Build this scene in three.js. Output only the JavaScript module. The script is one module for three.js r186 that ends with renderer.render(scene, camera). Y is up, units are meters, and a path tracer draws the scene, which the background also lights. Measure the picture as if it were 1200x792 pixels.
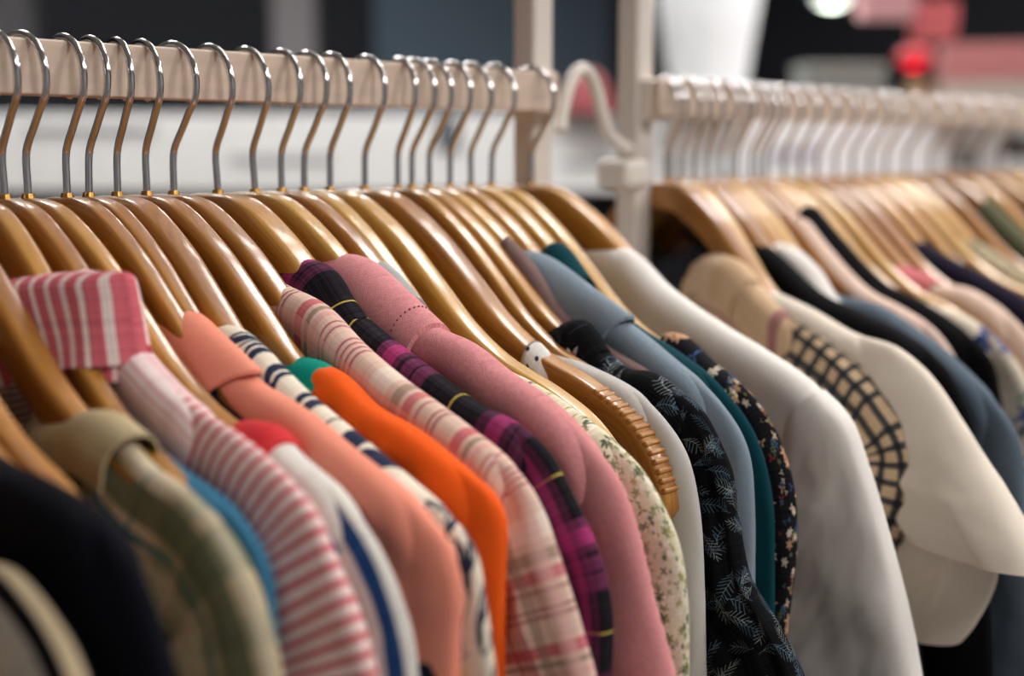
import * as THREE from 'three';
import { RectAreaLightUniformsLib } from 'three/addons/lights/RectAreaLightUniformsLib.js';
import { RoundedBoxGeometry } from 'three/addons/geometries/RoundedBoxGeometry.js';
import { ImprovedNoise } from 'three/addons/math/ImprovedNoise.js';
import { mergeGeometries } from 'three/addons/utils/BufferGeometryUtils.js';

// ------------------------------------------------------------------ camera, light, exposure
const scene = new THREE.Scene();
scene.background = new THREE.Color(0x05060a);
const camera = new THREE.PerspectiveCamera(2 * Math.atan(396 / 1500) * 180 / Math.PI, 1200 / 792, 0.05, 40);
camera.position.set(0, 1.5, 0);
camera.lookAt(0.71509, 1.5 - 0.14382, -0.68407);
camera.focus = 0.605;
camera.userData.fStop = 3.1;
const renderer = new THREE.WebGLRenderer();
renderer.toneMapping = THREE.LinearToneMapping;
renderer.toneMappingExposure = 1.5;
renderer.shadowMap.enabled = true;
RectAreaLightUniformsLib.init();
const CEIL = 3.1, PANEL = 15;
const PANELS = [[1.75, -0.75], [3.5, -0.75], [5.4, -0.75], [1.2, -2.7], [2.9, -2.9], [4.6, -2.9], [0.3, 1.7], [1.7, 1.25], [3.6, 1.25]];   // ceiling lights of the shop

// ------------------------------------------------------------------ helpers
const NECK = new THREE.Vector3(0, 1.479, -0.57);     // height and depth of every hanger's neck under the rails
const MM = 0.001;
const noise = new ImprovedNoise();
let seed = 7;
const rnd = () => { seed = (seed * 1664525 + 1013904223) >>> 0; return seed / 4294967296; };
const rr = (a, b) => a + (b - a) * rnd();
const lerp = (a, b, t) => a + (b - a) * t;
const clamp = (x, a = 0, b = 1) => Math.min(b, Math.max(a, x));
const sm = (a, b, x) => { const t = clamp((x - a) / (b - a)); return t * t * (3 - 2 * t); };
const taken = {};
function numbered(n) { const k = taken[n] = (taken[n] ?? -1) + 1; return k ? `${n}_${String(k).padStart(3, '0')}` : n; }
function shade(o) { o.traverse(m => { if (m.isMesh) { m.castShadow = true; m.receiveShadow = true; } }); return o; }
function thing(name, label, category, group) {
  const o = new THREE.Group(); o.name = numbered(name); o.userData = { label, category };
  if (group) o.userData.group = group;
  scene.add(o); return o;
}
function part(name, geo, mat, parent, label) {
  const m = new THREE.Mesh(geo, mat); m.name = name; m.castShadow = m.receiveShadow = true;
  if (label) m.userData.label = label;
  parent.add(m); return m;
}
function struct(name, geo, mat, pos, rotY = 0) {
  const m = new THREE.Mesh(geo, mat); m.name = name; m.userData = { kind: 'structure' };
  m.position.set(...pos); m.rotation.y = rotY; m.castShadow = m.receiveShadow = true; scene.add(m); return m;
}
const box = (w, h, d, r = 0.004) => new RoundedBoxGeometry(w, h, d, 2, Math.min(r, w / 2.01, h / 2.01, d / 2.01));
// grid surface: fn(i, j) -> [x, y, z, u, v] in mm (uv in mm too)
function grid(ni, nj, fn, closeJ = false) {
  const p = [], uv = [], ix = [];
  for (let i = 0; i <= ni; i++) for (let j = 0; j <= nj; j++) { const a = fn(i, j); p.push(a[0] * MM, a[1] * MM, a[2] * MM); uv.push(a[3] * MM, a[4] * MM); }
  const w = nj + 1;
  for (let i = 0; i < ni; i++) for (let j = 0; j < nj; j++) { const a = i * w + j; ix.push(a, a + w, a + 1, a + 1, a + w, a + w + 1); }
  const g = new THREE.BufferGeometry();
  g.setAttribute('position', new THREE.Float32BufferAttribute(p, 3));
  g.setAttribute('uv', new THREE.Float32BufferAttribute(uv, 2));
  g.setIndex(ix); g.computeVertexNormals();
  if (closeJ) {      // smooth over the join
    const n = g.attributes.normal;
    for (let i = 0; i <= ni; i++) {
      const a = i * w, b = a + nj, v = new THREE.Vector3(n.getX(a) + n.getX(b), n.getY(a) + n.getY(b), n.getZ(a) + n.getZ(b)).normalize();
      n.setXYZ(a, v.x, v.y, v.z); n.setXYZ(b, v.x, v.y, v.z);
    }
  }
  return g;
}
function curve2(pts, n) {       // smooth evenly spaced polyline through [z, y]
  return new THREE.CatmullRomCurve3(pts.map(([z, y]) => new THREE.Vector3(0, y, z)), false, 'centripetal').getSpacedPoints(n).map(v => [v.z, v.y]);
}
function interp(tab, x) {
  if (x <= tab[0][0]) return tab[0][1];
  for (let i = 1; i < tab.length; i++) if (x <= tab[i][0]) { const [a, b] = tab[i - 1], [c, d] = tab[i]; return b + (d - b) * (x - a) / (c - a || 1); }
  return tab[tab.length - 1][1];
}

// ------------------------------------------------------------------ textures and materials
function canvasTex(px, size, draw, srgb = true) {       // px pixels for size metres (uv is in metres)
  const c = document.createElement('canvas'); c.width = c.height = px;
  const g = c.getContext('2d'); g.scale(px / (size * 1000), px / (size * 1000)); draw(g, size * 1000);      // drawn in mm
  const t = new THREE.CanvasTexture(c); t.wrapS = t.wrapT = THREE.RepeatWrapping; t.repeat.set(1 / size, 1 / size); t.magFilter = THREE.LinearFilter;
  if (srgb) t.colorSpace = THREE.SRGBColorSpace;
  return t;
}
function dataTex(px, size, fn, srgb = true) {
  const d = new Uint8Array(px * px * 4);
  for (let y = 0; y < px; y++) for (let x = 0; x < px; x++) { const c = fn(x / px, y / px), k = (y * px + x) * 4; d[k] = c[0]; d[k + 1] = c[1]; d[k + 2] = c[2]; d[k + 3] = 255; }
  const t = new THREE.DataTexture(d, px, px); t.wrapS = t.wrapT = THREE.RepeatWrapping; t.magFilter = THREE.LinearFilter; t.minFilter = THREE.LinearFilter;
  t.repeat.set(1 / size[0], 1 / size[1]); if (srgb) t.colorSpace = THREE.SRGBColorSpace; t.needsUpdate = true; return t;
}
const pn = (x, y, f, s) => {     // noise that repeats on the unit square
  const a = 2 * Math.PI * x, b = 2 * Math.PI * y; return noise.noise(Math.cos(a) * f + s, Math.sin(a) * f + Math.cos(b) * f * 1.3, Math.sin(b) * f * 1.3 + s * 0.7);
};
const weaveBump = dataTex(256, [0.05, 0.05], (x, y) => {
  const w = Math.sin(x * 2 * Math.PI * 64) * Math.sin(y * 2 * Math.PI * 64) * 40 + (rnd() - 0.5) * 90; const v = clamp(128 + w, 0, 255); return [v, v, v];
}, false);
const tweedBump = dataTex(256, [0.06, 0.06], (x, y) => {
  const w = Math.sin((x + y) * 2 * Math.PI * 40) * 14 + (rnd() - 0.5) * 150; const v = clamp(128 + w, 0, 255); return [v, v, v];
}, false);
function fabric(map, { bump = 0.0003, rough = 0.92, sheen = 0.05, tweed = false, color } = {}) {
  const m = new THREE.MeshPhysicalMaterial({ roughness: rough, side: THREE.DoubleSide, bumpMap: tweed ? tweedBump : weaveBump, bumpScale: bump, sheen, sheenRoughness: 0.6, specularIntensity: 0.2 });
  if (map) m.map = map; if (color !== undefined) m.color.set(color);
  m.sheenColor.set(0xffffff);
  return m;
}
const plain = (hex, o) => {       // dyed cloth with slight thread to thread variation
  const c = new THREE.Color(hex), r = c.getStyle ? hexRGB(hex) : hexRGB(hex);
  return fabric(dataTex(128, [0.04, 0.04], () => { const k = 1 + (rnd() - 0.5) * (o?.fleck ?? 0.1); return r.map(v => clamp(v * k, 0, 255)); }), o);
};
function hexRGB(h) { return [(h >> 16) & 255, (h >> 8) & 255, h & 255]; }
const css = (h, a = 1) => `rgba(${(h >> 16) & 255},${(h >> 8) & 255},${h & 255},${a})`;
function threads(g, S, a = 0.07) {       // fine yarns
  for (let i = 0; i < S; i += 0.8) { g.fillStyle = `rgba(${rnd() < 0.5 ? '255,255,255' : '0,0,0'},${rnd() * a})`; g.fillRect(0, i, S, 0.5); g.fillStyle = `rgba(${rnd() < 0.5 ? '255,255,255' : '0,0,0'},${rnd() * a})`; g.fillRect(i, 0, 0.5, S); }
}
function plaid(size, px, base, us, vs) {
  return canvasTex(px, size, (g, S) => {
    g.fillStyle = css(base); g.fillRect(0, 0, S, S);
    for (const [p, w, c, a] of us) { g.fillStyle = css(c, a); g.fillRect(p, 0, w, S); }
    for (const [p, w, c, a] of vs) { g.fillStyle = css(c, a); g.fillRect(0, p, S, w); }
    threads(g, S);
  });
}
function wrapDraw(S, fn) { for (const dx of [-S, 0, S]) for (const dy of [-S, 0, S]) fn(dx, dy); }
function leaf(g, x, y, l, w, a, color, alpha = 1) {
  g.save(); g.translate(x, y); g.rotate(a); g.fillStyle = css(color, alpha); g.beginPath(); g.moveTo(0, 0); g.quadraticCurveTo(l * 0.45, -w, l, 0); g.quadraticCurveTo(l * 0.45, w, 0, 0); g.fill(); g.restore();
}
function blotches(size, px, base, list) {       // list: [color, count, rmin, rmax]
  return canvasTex(px, size, (g, S) => {
    g.fillStyle = css(base); g.fillRect(0, 0, S, S);
    for (const [c, n, r0, r1] of list) for (let i = 0; i < n; i++) {
      const x = rr(0, S), y = rr(0, S), r = rr(r0, r1), a = rr(0, 6), k = 3 + Math.floor(rr(0, 4));
      wrapDraw(S, (dx, dy) => { for (let q = 0; q < k; q++) leaf(g, x + dx, y + dy, r * 1.3, r * 0.5, a + q * 6.283 / k, c); });
    }
    threads(g, S);
  });
}

// varnished beech of the hangers: grain runs along u
const woodTex = [0, 1, 2].map(k => dataTex(256, [0.30, 0.07], (x, y) => {
  const g = pn(x, y * 1.0, 0.7, 3 + k * 9) * 0.5 + 0.5, s = Math.abs(Math.sin((y * 26 + pn(x, y, 0.6, 20 + k) * 5) * Math.PI)), f = rnd();
  const t = clamp(0.62 * g + 0.2 * s + 0.14 * f + 0.02);
  const A = [[108, 58, 10], [122, 72, 16], [146, 98, 32]][k], B = [[204, 144, 54], [210, 156, 66], [220, 176, 88]][k];
  return A.map((a, i) => lerp(a, B[i], t));
}));
const woodMat = woodTex.map(t => new THREE.MeshPhysicalMaterial({ map: t, roughness: 0.5, clearcoat: 0.5, clearcoatRoughness: 0.15 }));
const chrome = new THREE.MeshStandardMaterial({ color: 0xcfcfd2, metalness: 1, roughness: 0.13 });
const ferrule = new THREE.MeshStandardMaterial({ color: 0xb98a4a, metalness: 1, roughness: 0.3 });
const birch = new THREE.MeshPhysicalMaterial({ roughness: 0.55, map: dataTex(256, [0.2, 0.05], (x, y) => {
  const t = clamp(0.5 + 0.5 * pn(x, y, 1.2, 2) + (rnd() - 0.5) * 0.25); return [lerp(206, 226, t), lerp(186, 206, t), lerp(170, 188, t)];
}) });
const paintM = (hex, rough = 0.6) => new THREE.MeshStandardMaterial({ color: hex, roughness: rough });
const whitePaint = new THREE.MeshPhysicalMaterial({ roughness: 0.5, map: dataTex(128, [0.3, 0.3], (x, y) => { const t = 1 + 0.03 * pn(x, y, 2, 5) + (rnd() - 0.5) * 0.02; return [226 * t, 218 * t, 210 * t]; }) });
const lampGlow = new THREE.MeshStandardMaterial({ color: 0xffffff, emissive: 0xfffaf5, emissiveIntensity: 7 });

// ------------------------------------------------------------------ the shop
{
  const fl = new THREE.MeshStandardMaterial({ roughness: 0.5, map: dataTex(256, [1.5, 1.5], (x, y) => { const t = 1 + 0.15 * pn(x, y, 2, 1) + (rnd() - 0.5) * 0.08; return [118 * t, 108 * t, 98 * t]; }) });
  const planeUV = (w, h, d) => { const g = new THREE.BoxGeometry(w, h, d), p = g.attributes.position, u = g.attributes.uv; for (let i = 0; i < p.count; i++) u.setXY(i, p.getX(i) + p.getY(i) * (h > 1 ? 0 : 1), h > 1 ? p.getY(i) : p.getZ(i)); return g; };
  const plaster = (r, g, b) => new THREE.MeshStandardMaterial({ roughness: 0.9, map: dataTex(128, [0.8, 0.8], (x, y) => { const t = 1 + 0.06 * pn(x, y, 2, 8) + (rnd() - 0.5) * 0.05; return [r * t, g * t, b * t]; }) });
  const navy = plaster(20, 24, 33), grey = plaster(150, 150, 152), white = plaster(232, 230, 226);
  struct('floor', planeUV(9.4, 0.2, 8.4), fl, [2.5, -0.1, -1.2]);
  struct('ceiling', planeUV(9.4, 0.2, 8.4), white, [2.5, CEIL + 0.1, -1.2]);
  struct('wall_back', planeUV(9.4, CEIL, 0.2), navy, [2.5, CEIL / 2, -5.3]);
  struct('wall_front', planeUV(9.4, CEIL, 0.2), grey, [2.5, CEIL / 2, 2.9]);
  struct('wall_left', planeUV(0.2, CEIL, 8.4), grey, [-2.1, CEIL / 2, -1.2]);
  struct('wall_right', planeUV(0.2, CEIL, 8.4), navy, [7.1, CEIL / 2, -1.2]);
  for (const [x, z] of PANELS) {
    const t = thing('ceiling_light', 'square white ceiling light panel set in a white frame above the racks', 'ceiling light', 'ceiling light panels of the shop');
    t.position.set(x, CEIL, z);
    const fr = [box(0.66, 0.03, 0.03).translate(0, -0.015, 0.315), box(0.66, 0.03, 0.03).translate(0, -0.015, -0.315), box(0.03, 0.03, 0.60).translate(0.315, -0.015, 0), box(0.03, 0.03, 0.60).translate(-0.315, -0.015, 0)];
    part('frame', mergeGeometries(fr), paintM(0xeeeeee), t);
    part('diffuser', box(0.6, 0.012, 0.6).translate(0, -0.008, 0), lampGlow, t);
    const L = new THREE.RectAreaLight(0xfffaf5, PANEL, 0.6, 0.6); L.position.set(0, -0.018, 0); L.rotation.x = -Math.PI / 2; L.castShadow = true; t.add(L);
  }
}

// ------------------------------------------------------------------ clothes racks
function rack(label, x0, x1, postXs, railEnds) {
  const t = thing('clothes_rack', label, 'clothes rack', 'pale clothes racks');
  t.position.set((x0 + x1) / 2, 0, NECK.z);
  const ox = (x0 + x1) / 2, railY = NECK.y + 0.0591;
  const L = railEnds[1] - railEnds[0], rg = box(L, 0.0252, 0.015, 0.0012); { const p = rg.attributes.position, u = rg.attributes.uv; for (let i = 0; i < p.count; i++) u.setXY(i, p.getX(i), p.getY(i) + p.getZ(i)); }
  part('rail', rg.translate((railEnds[0] + railEnds[1]) / 2 - ox, railY, 0), birch, t);
  for (const px of postXs) {
    const post = part('post', box(0.0195, 2.0, 0.0195, 0.003).translate(px - ox, 1.06, -0.019), whitePaint, t);
    part('end_cap', box(0.023, 0.008, 0.023, 0.003).translate(px - ox, 2.064, -0.019), whitePaint, post);
    part('foot', box(0.03, 0.03, 0.5, 0.006).translate(px - ox, 0.06, -0.019), whitePaint, t);
    for (const s of [-1, 1]) part('caster', new THREE.CylinderGeometry(0.022, 0.022, 0.018, 20).rotateZ(Math.PI / 2).translate(px - ox, 0.022, -0.019 + s * 0.21), paintM(0x222222), t);
    part('rail_bracket', box(0.026, 0.03, 0.022, 0.003).translate(px - ox + (px > ox ? -0.006 : 0.006), railY - 0.001, -0.012), whitePaint, t);
  }
  part('lower_bar', box(postXs[1] - postXs[0], 0.02, 0.02, 0.003).translate((postXs[0] + postXs[1]) / 2 - ox, 0.3, -0.019), whitePaint, t);
  return t;
}
rack('pale clothes rack whose rail ends beside the looped white hook', -0.60, 0.635, [-0.60, 0.636], [-0.61, 0.632]);
const rackB = rack('pale clothes rack with a looped white plastic hook on its end post', 0.745, 1.95, [0.745, 1.95], [0.74, 1.96]);
{ // white plastic loop that sticks out of the end post
  const pts = [[0.738, 0.001], [0.724, 0.006], [0.711, 0.013], [0.704, 0.027], [0.697, 0.044], [0.689, 0.054], [0.682, 0.0565], [0.675, 0.053], [0.668, 0.043], [0.663, 0.028], [0.660, 0.018]];
  const c = new THREE.CatmullRomCurve3(pts.map(([x, y]) => new THREE.Vector3(x - rackB.position.x, 1.5 + y, -0.016)));
  const pm = paintM(0xe8e2da, 0.35);
  const loop = part('loop_hook', new THREE.TubeGeometry(c, 60, 0.0047, 12), pm, rackB, 'white plastic looped hook on the post');
  part('hook_tip', new THREE.SphereGeometry(0.0056, 16, 12).translate(0.660 - rackB.position.x, 1.517, -0.016), pm, loop);
  part('post_clamp', box(0.03, 0.022, 0.03, 0.006).translate(0.733 - rackB.position.x, 1.484, -0.019), pm, rackB);
}

// ------------------------------------------------------------------ hangers
const HANG = [[0, 0], [15, -0.5], [29, -4], [60, -22], [87, -44], [112, -65], [136, -79], [170, -91], [194, -103], [211, -120], [220, -140], [222, -152]];
const hangTop = curve2([...HANG].reverse().map(([z, y]) => [-z, y]).concat(HANG.slice(1)), 96);
const hangY = (z) => interp(HANG, Math.abs(z));
function hangerGeo(th) {
  const n = hangTop.length - 1, nj = 36, L = [0];
  for (let i = 1; i <= n; i++) L.push(L[i - 1] + Math.hypot(hangTop[i][0] - hangTop[i - 1][0], hangTop[i][1] - hangTop[i - 1][1]));
  return grid(n, nj, (i, j) => {
    const a = hangTop[Math.max(0, i - 1)], b = hangTop[Math.min(n, i + 1)], tz = b[0] - a[0], ty = b[1] - a[1], l = Math.hypot(tz, ty), nz = ty / l, ny = -tz / l;   // inward (down)
    const [z, y] = hangTop[i], q = Math.abs(z) / 222, e = Math.min(L[i], L[n] - L[i]);
    const cap = Math.sqrt(clamp(1 - Math.pow(1 - clamp(e / 9), 2)));
    const hh = lerp(10.5, 7, sm(0.1, 0.95, q)), tt = th * lerp(1, 0.74, sm(0.12, 0.8, q)) * (0.35 + 0.65 * cap);
    const ph = j / nj * 2 * Math.PI, c = Math.cos(ph), s = Math.sin(ph), ex = 0.48, sx = Math.sign(s) * Math.pow(Math.abs(s), ex), sy = Math.sign(c) * Math.pow(Math.abs(c), ex);
    const r = hh * (0.3 + 0.7 * cap), off = hh - sy * r;
    return [sx * tt / 2, y + ny * off, z + nz * off, L[i], j / nj * 2 * (th + 2 * hh)];
  }, true);
}
const hookGeo = (() => {
  const pts = [[0, -12], [0, 6], [0, 19], [1.4, 23.5], [8, 33], [14.2, 41.8]];
  for (let a = -28; a <= 196; a += 14) pts.push([-1 + 20 * Math.cos(a * Math.PI / 180), 54 + 20 * Math.sin(a * Math.PI / 180)]);
  const c = new THREE.CatmullRomCurve3(pts.map(([z, y]) => new THREE.Vector3(0, y * MM, z * MM)), false, 'centripetal');
  return mergeGeometries([new THREE.TubeGeometry(c, 90, 1.75 * MM, 12), new THREE.SphereGeometry(2.3 * MM, 12, 10).translate(0, (54 - 20 * Math.sin(16 * Math.PI / 180)) * MM, (-1 - 20 * Math.cos(16 * Math.PI / 180)) * MM)].map(g => g.toNonIndexed()));
})();
const ferruleGeo = new THREE.CylinderGeometry(2.6 * MM, 3.4 * MM, 3 * MM, 14).translate(0, 0.5 * MM, 0);
const hGeos = { 10.5: hangerGeo(11.5), 12.5: hangerGeo(14), 14.5: hangerGeo(16), 17: hangerGeo(19) };
function hanger(X, k, th, tone, label, group, lean = 0, dy = 0) {
  const t = thing('wooden_hanger', label, 'hanger', group);
  t.position.set(X * MM, NECK.y + dy * MM, NECK.z); t.rotation.y = Math.atan(k);
  part('hanger_body', hGeos[th], woodMat[tone], t);
  const hk = part('hook', hookGeo, chrome, t, 'chrome wire hook'); hk.rotation.set(0, 0, lean); hk.rotation.y = rr(-0.12, 0.12);
  part('ferrule', ferruleGeo, ferrule, hk);
  return t;
}

// ------------------------------------------------------------------ garments
const gArc = (d, r) => { const q = clamp(1 - d / Math.max(r, 0.01)); return Math.sqrt(1 - q * q); };
function finishProfile(prof, zn) {
  const P = [...prof];
  while (P[0][0] > zn + 14) P.unshift([Math.max(zn, P[0][0] - 28), Math.max(hangY(Math.max(zn, P[0][0] - 28)) + 5, P[0][1])]);
  return P;
}
/* one garment on a hanger: o.prof is the line of shoulder and sleeve from the neck outwards [z, y] in mm below the hanger's neck */
function garment(o) {
  const t = thing(o.name, o.label, o.category, o.group);
  t.position.set(o.X * MM, NECK.y, NECK.z); t.rotation.y = Math.atan(o.k || 0);
  const zn = o.neck ?? 62, T = o.T ?? 9.2, sd = o.seed ?? o.X, fold = o.fold ?? 1, yEnd = o.hem ?? -620;
  const P = finishProfile(o.prof, zn), C = curve2(P, 120);
  let it = C.findIndex((c, i) => i > 5 && (C[i - 1][1] - c[1]) > 0.95 * (c[0] - C[i - 1][0]) && c[0] > 150); if (it < 0) it = 110;
  const zt = o.tip ?? C[it][0], tab = C.slice(0, it + 1);
  const ridge = (z) => {
    const a = Math.abs(z); if (a < zn) { const q = a / zn; return interp(tab, zn) - (o.dip ?? 45) * Math.sqrt(Math.max(0, 1 - q * q)); }
    return interp(tab, a);
  };
  // body: two cloth faces that meet along the shoulder line
  const ds = [0, 0.6, 1.5, 3, 5, 7.5, 10, 13, 17, 22, 28, 36, 46, 60, 80, 110, 150, 210, 290, 380, 480], nd = ds.length - 1, ze = zt - Math.max(4, (o.sleeve?.from ?? 34) - 30), NZ = o.sleeve === false ? 130 : 96;
  const bodyFn = (i, j) => {
    const q = i / NZ * 2 - 1, z = ze * Math.sign(q) * Math.pow(Math.abs(q), 0.85), s = j < nd ? -1 : 1, d0 = ds[Math.abs(j - nd)];
    const top = ridge(z) - (Math.abs(z) > ze - 20 ? Math.pow((Math.abs(z) - ze + 20) / 20, 2) * 7 : 0);
    const d = Math.min(d0, top - yEnd), e = Math.sqrt(clamp(1 - Math.pow(clamp((Math.abs(z) - (ze - 14)) / 14), 2)));
    const amp = fold * sm(4, 60, d) * 2.4 + fold * sm(60, 300, d) * 4;
    const w = noise.noise(z * 0.035 + sd, d * 0.008, s * 3.1) * amp + Math.sin(z * 0.09 + sd + noise.noise(z * 0.02, d * 0.01, sd) * 3) * amp * 0.35;
    const x = s * (T * gArc(d, T * 1.1) + sm(20, 200, d) * 3) * (0.25 + 0.75 * e) + w * (d0 > 0 ? 1 : 0);
    return [x, top - d, z, z, s * d];
  };
  part('body', grid(NZ, nd * 2, bodyFn), o.mat, t, o.bodyLabel);
  // sleeves: flattened tubes that carry the shoulder line on
  if (o.sleeve !== false) {
    const S = o.sleeve || {}, Q = C.filter(c => c[0] > zt - (S.from ?? 34) || false);
    const a = Q[Q.length - 1], b = Q[Q.length - 6]; let dz = (a[0] - b[0]) / Math.max(1, b[1] - a[1]); let [z, y] = a; const yS = S.end ?? -470;
    while (y > yS) { y -= 20; z += dz * 20; dz *= S.keep ?? 0.88; Q.push([z, y]); }
    const Cs = curve2(Q.filter((c, i) => i % 3 === 0 || i === Q.length - 1), 90), n = 90, nj = 56;
    const sleeveGeo = (Cs, side, w0, w1, T0, T1) => { const len = [0]; for (let i = 1; i <= n; i++) len.push(len[i - 1] + Math.hypot(Cs[i][0] - Cs[i - 1][0], Cs[i][1] - Cs[i - 1][1])); return grid(n, nj, (i, j) => {
      const p = Cs[Math.max(0, i - 2)], q = Cs[Math.min(n, i + 2)], tz = q[0] - p[0], ty = q[1] - p[1], f = i / n, fl = S.flat ? sm(0.2, 0.9, f) : 0; let l = Math.hypot(tz, ty), nz = ty / l, ny = -tz / l; nz = lerp(nz, -1, fl); ny = lerp(ny, 0, fl); l = Math.hypot(nz, ny); nz /= l; ny /= l;
      const w = lerp(w0, w1, Math.pow(f, S.wpow ?? 1)), TT = lerp(T0, T1, sm(0, 1, f)) * lerp((T + 0.5) / T0, 1, sm(0, 12, len[i]));
      const ph = j / nj * 2 * Math.PI, c = Math.cos(ph), s = Math.sin(ph), ex = S.ex ?? 0.85;
      const sx = Math.sign(s) * Math.pow(Math.abs(s), ex), inn = w * (1 - c);
      const fa = (S.fold ?? 1) * sm(0, 60, len[i]) * 2.6, m = S.folds ?? 3;
      const wr = fa * (Math.sin(m * ph + sd + noise.noise(len[i] * 0.012, sd, 1) * 3) * 0.55 + noise.noise(len[i] * 0.03 + sd, s * 1.6, c * 1.6) * 1.3 + noise.noise(len[i] * 0.09 + c * 4, s * 3 + sd, c * 5) * 0.45) * Math.abs(s) + (S.gather ?? 0) * sm(15, 70, len[i]) * Math.sin(ph * (S.pleats ?? 9) + noise.noise(len[i] * 0.012, c * 2, sd) * 3) * Math.pow(Math.abs(s), 0.5);
      return [sx * TT + Math.sign(s) * wr, Cs[i][1] + ny * inn + (S.gather ?? 0) * 0.4 * noise.noise(len[i] * 0.05, c, sd), side * (Cs[i][0] + nz * inn), Cs[0][0] + len[i], (j > nj / 2 ? j - nj : j) / nj * 2 * (w + TT) * 1.6];
    }, true); };
    const w0 = S.w0 ?? 52, w1 = S.w1 ?? 46, T0 = S.T0 ?? T + 1.6, T1 = S.T1 ?? T + 2.5;
    for (const side of [1, -1]) {
      const sl = part('sleeve', sleeveGeo(Cs, side, w0, w1, T0, T1), S.mat || o.sleeveMat || o.mat, t);
      if (S.tier) part('sleeve_frill', sleeveGeo(curve2(S.tier, n), side, w0, w1 * 0.6, T0 * 0.8, T1 * 0.7), S.mat || o.mat, sl);
    }
  }
  for (const c of o.collars || []) {
    const m = part(c.name || 'collar', collarGeo(c, T, sd), c.mat || o.mat, t, c.label);
    if (c.stitch) part('stitching', c.stitchGeo, F.seam, m, 'row of darker stitches');
  }
  return t;
}
/* folded flap over the shoulder line: ridge [z, y], depth on the two faces, slanted ends, real thickness */
function collarGeo(c, Tb, sd) {
  const R = curve2(c.ridge, 72), n = 72, m = 14, th = c.thick ?? 1.4, len = [0];
  for (let i = 1; i <= n; i++) len.push(len[i - 1] + Math.hypot(R[i][0] - R[i - 1][0], R[i][1] - R[i - 1][1]));
  const nj = 2 * m, pt = (i, j, inner) => {
    const f = i / n, s = j < m ? -1 : 1, q = Math.abs(j - m) / m, D = lerp(c.depth[0], c.depth[1], f), d = D * Math.pow(q, 1.6), T0 = lerp((c.T ?? [Tb + 2.5, Tb + 2])[0], (c.T ?? [Tb + 2.5, Tb + 2])[1], f);
    const cf = (c.close ? Math.sqrt(clamp(1 - Math.pow(clamp((f - 1 + c.close) / c.close), 2))) : 1), T = (T0 - (inner ? th : 0)) * cf, sh = lerp((c.shear ?? [0, 0])[0], (c.shear ?? [0, 0])[1], f) * q;
    const w = noise.noise(R[i][0] * 0.04 + sd, d * 0.05, s) * (c.wrinkle ?? 1.2) * sm(0, 12, d);
    const dx = c.dx ? lerp(c.dx[0], c.dx[1], f) : 0;
    return [dx + s * (T * gArc(d, T * (c.round ?? 1.1)) + (c.flare ?? 0.06) * d * cf) + w, R[i][1] - d - (inner ? th * (1 - q) : 0), R[i][0] - sh, R[0][0] + len[i], s * d];
  };
  const g1 = grid(n, nj, (i, j) => pt(i, j, false)), g2 = grid(n, nj, (i, j) => pt(i, j, true));
  const edge = (at) => grid(1, at === 'a' || at === 'b' ? nj : n, (i, j) => at === 'a' ? pt(0, j, i === 1) : at === 'b' ? pt(n, j, i === 1) : at === 'c' ? pt(j, 0, i === 1) : pt(j, nj, i === 1));
  if (c.stitch) {      // row of single stitches across the fold
    const i = Math.round(c.stitch * n), bits = []; let acc = 0, prev = pt(i, 2, false);
    for (let q = 2; q <= nj - 2; q += 0.1) {
      const j0 = Math.floor(q), a = pt(i, j0, false), b = pt(i, Math.min(nj, j0 + 1), false), p = [0, 1, 2].map(k => lerp(a[k], b[k], q - j0)); acc += Math.hypot(p[0] - prev[0], p[1] - prev[1], p[2] - prev[2]); prev = p;
      if (acc > 2.6) { acc = 0; const gx = new THREE.SphereGeometry(0.0006, 6, 4); gx.scale(1, 1, 0.8).translate(p[0] * MM * 1.01, p[1] * MM + (Math.abs(p[0]) < 9 ? 0.0002 : 0), p[2] * MM); bits.push(gx); }
    }
    c.stitchGeo = mergeGeometries(bits);
  }
  return mergeGeometries([g1, g2, edge('a'), edge('b'), edge('c'), edge('d')]);
}

// ---- cloths (u runs along shoulder and sleeve, v across)
const F = {};
F.stripeSleeve = fabric(canvasTex(512, 0.064, (g, S) => {
  g.fillStyle = css(0xe9c6c4); g.fillRect(0, 0, S, S);
  for (let y = 0; y < S; y += 2) { g.fillStyle = css(0xf2e2df, 0.8); g.fillRect(0, y, S, 1); }
  for (let x = 0; x < S; x += 6.4) { g.fillStyle = css(0xc8424f, 0.92); g.fillRect(x, 0, 2.3, S); }
  threads(g, S);
}));
F.stripeBody = fabric(canvasTex(512, 0.064, (g, S) => {
  g.fillStyle = css(0xe6c3c4); g.fillRect(0, 0, S, S);
  for (let y = 0; y < S; y += 3.2) { g.fillStyle = css(0xf3e4e2, 0.8); g.fillRect(0, y, S, 1.4); g.fillStyle = css(0xb06a78, 0.3); g.fillRect(0, y + 2.0, S, 0.7); }
  threads(g, S);
}));
F.stripeCollar = fabric(canvasTex(512, 0.064, (g, S) => {
  g.fillStyle = css(0xcf6470); g.fillRect(0, 0, S, S);
  for (let x = 0; x < S; x += 8) { g.fillStyle = css(0xf0dedb); g.fillRect(x, 0, 2.6, S); }
  threads(g, S, 0.12);
}));
F.stripeBand = fabric(canvasTex(512, 0.064, (g, S) => {
  g.fillStyle = css(0xb84552); g.fillRect(0, 0, S, S);
  for (let x = 0; x < S; x += 6.4) { g.fillStyle = css(0xe6c6c4); g.fillRect(x, 0, 1.9, S); }
  threads(g, S, 0.12);
}));
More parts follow.
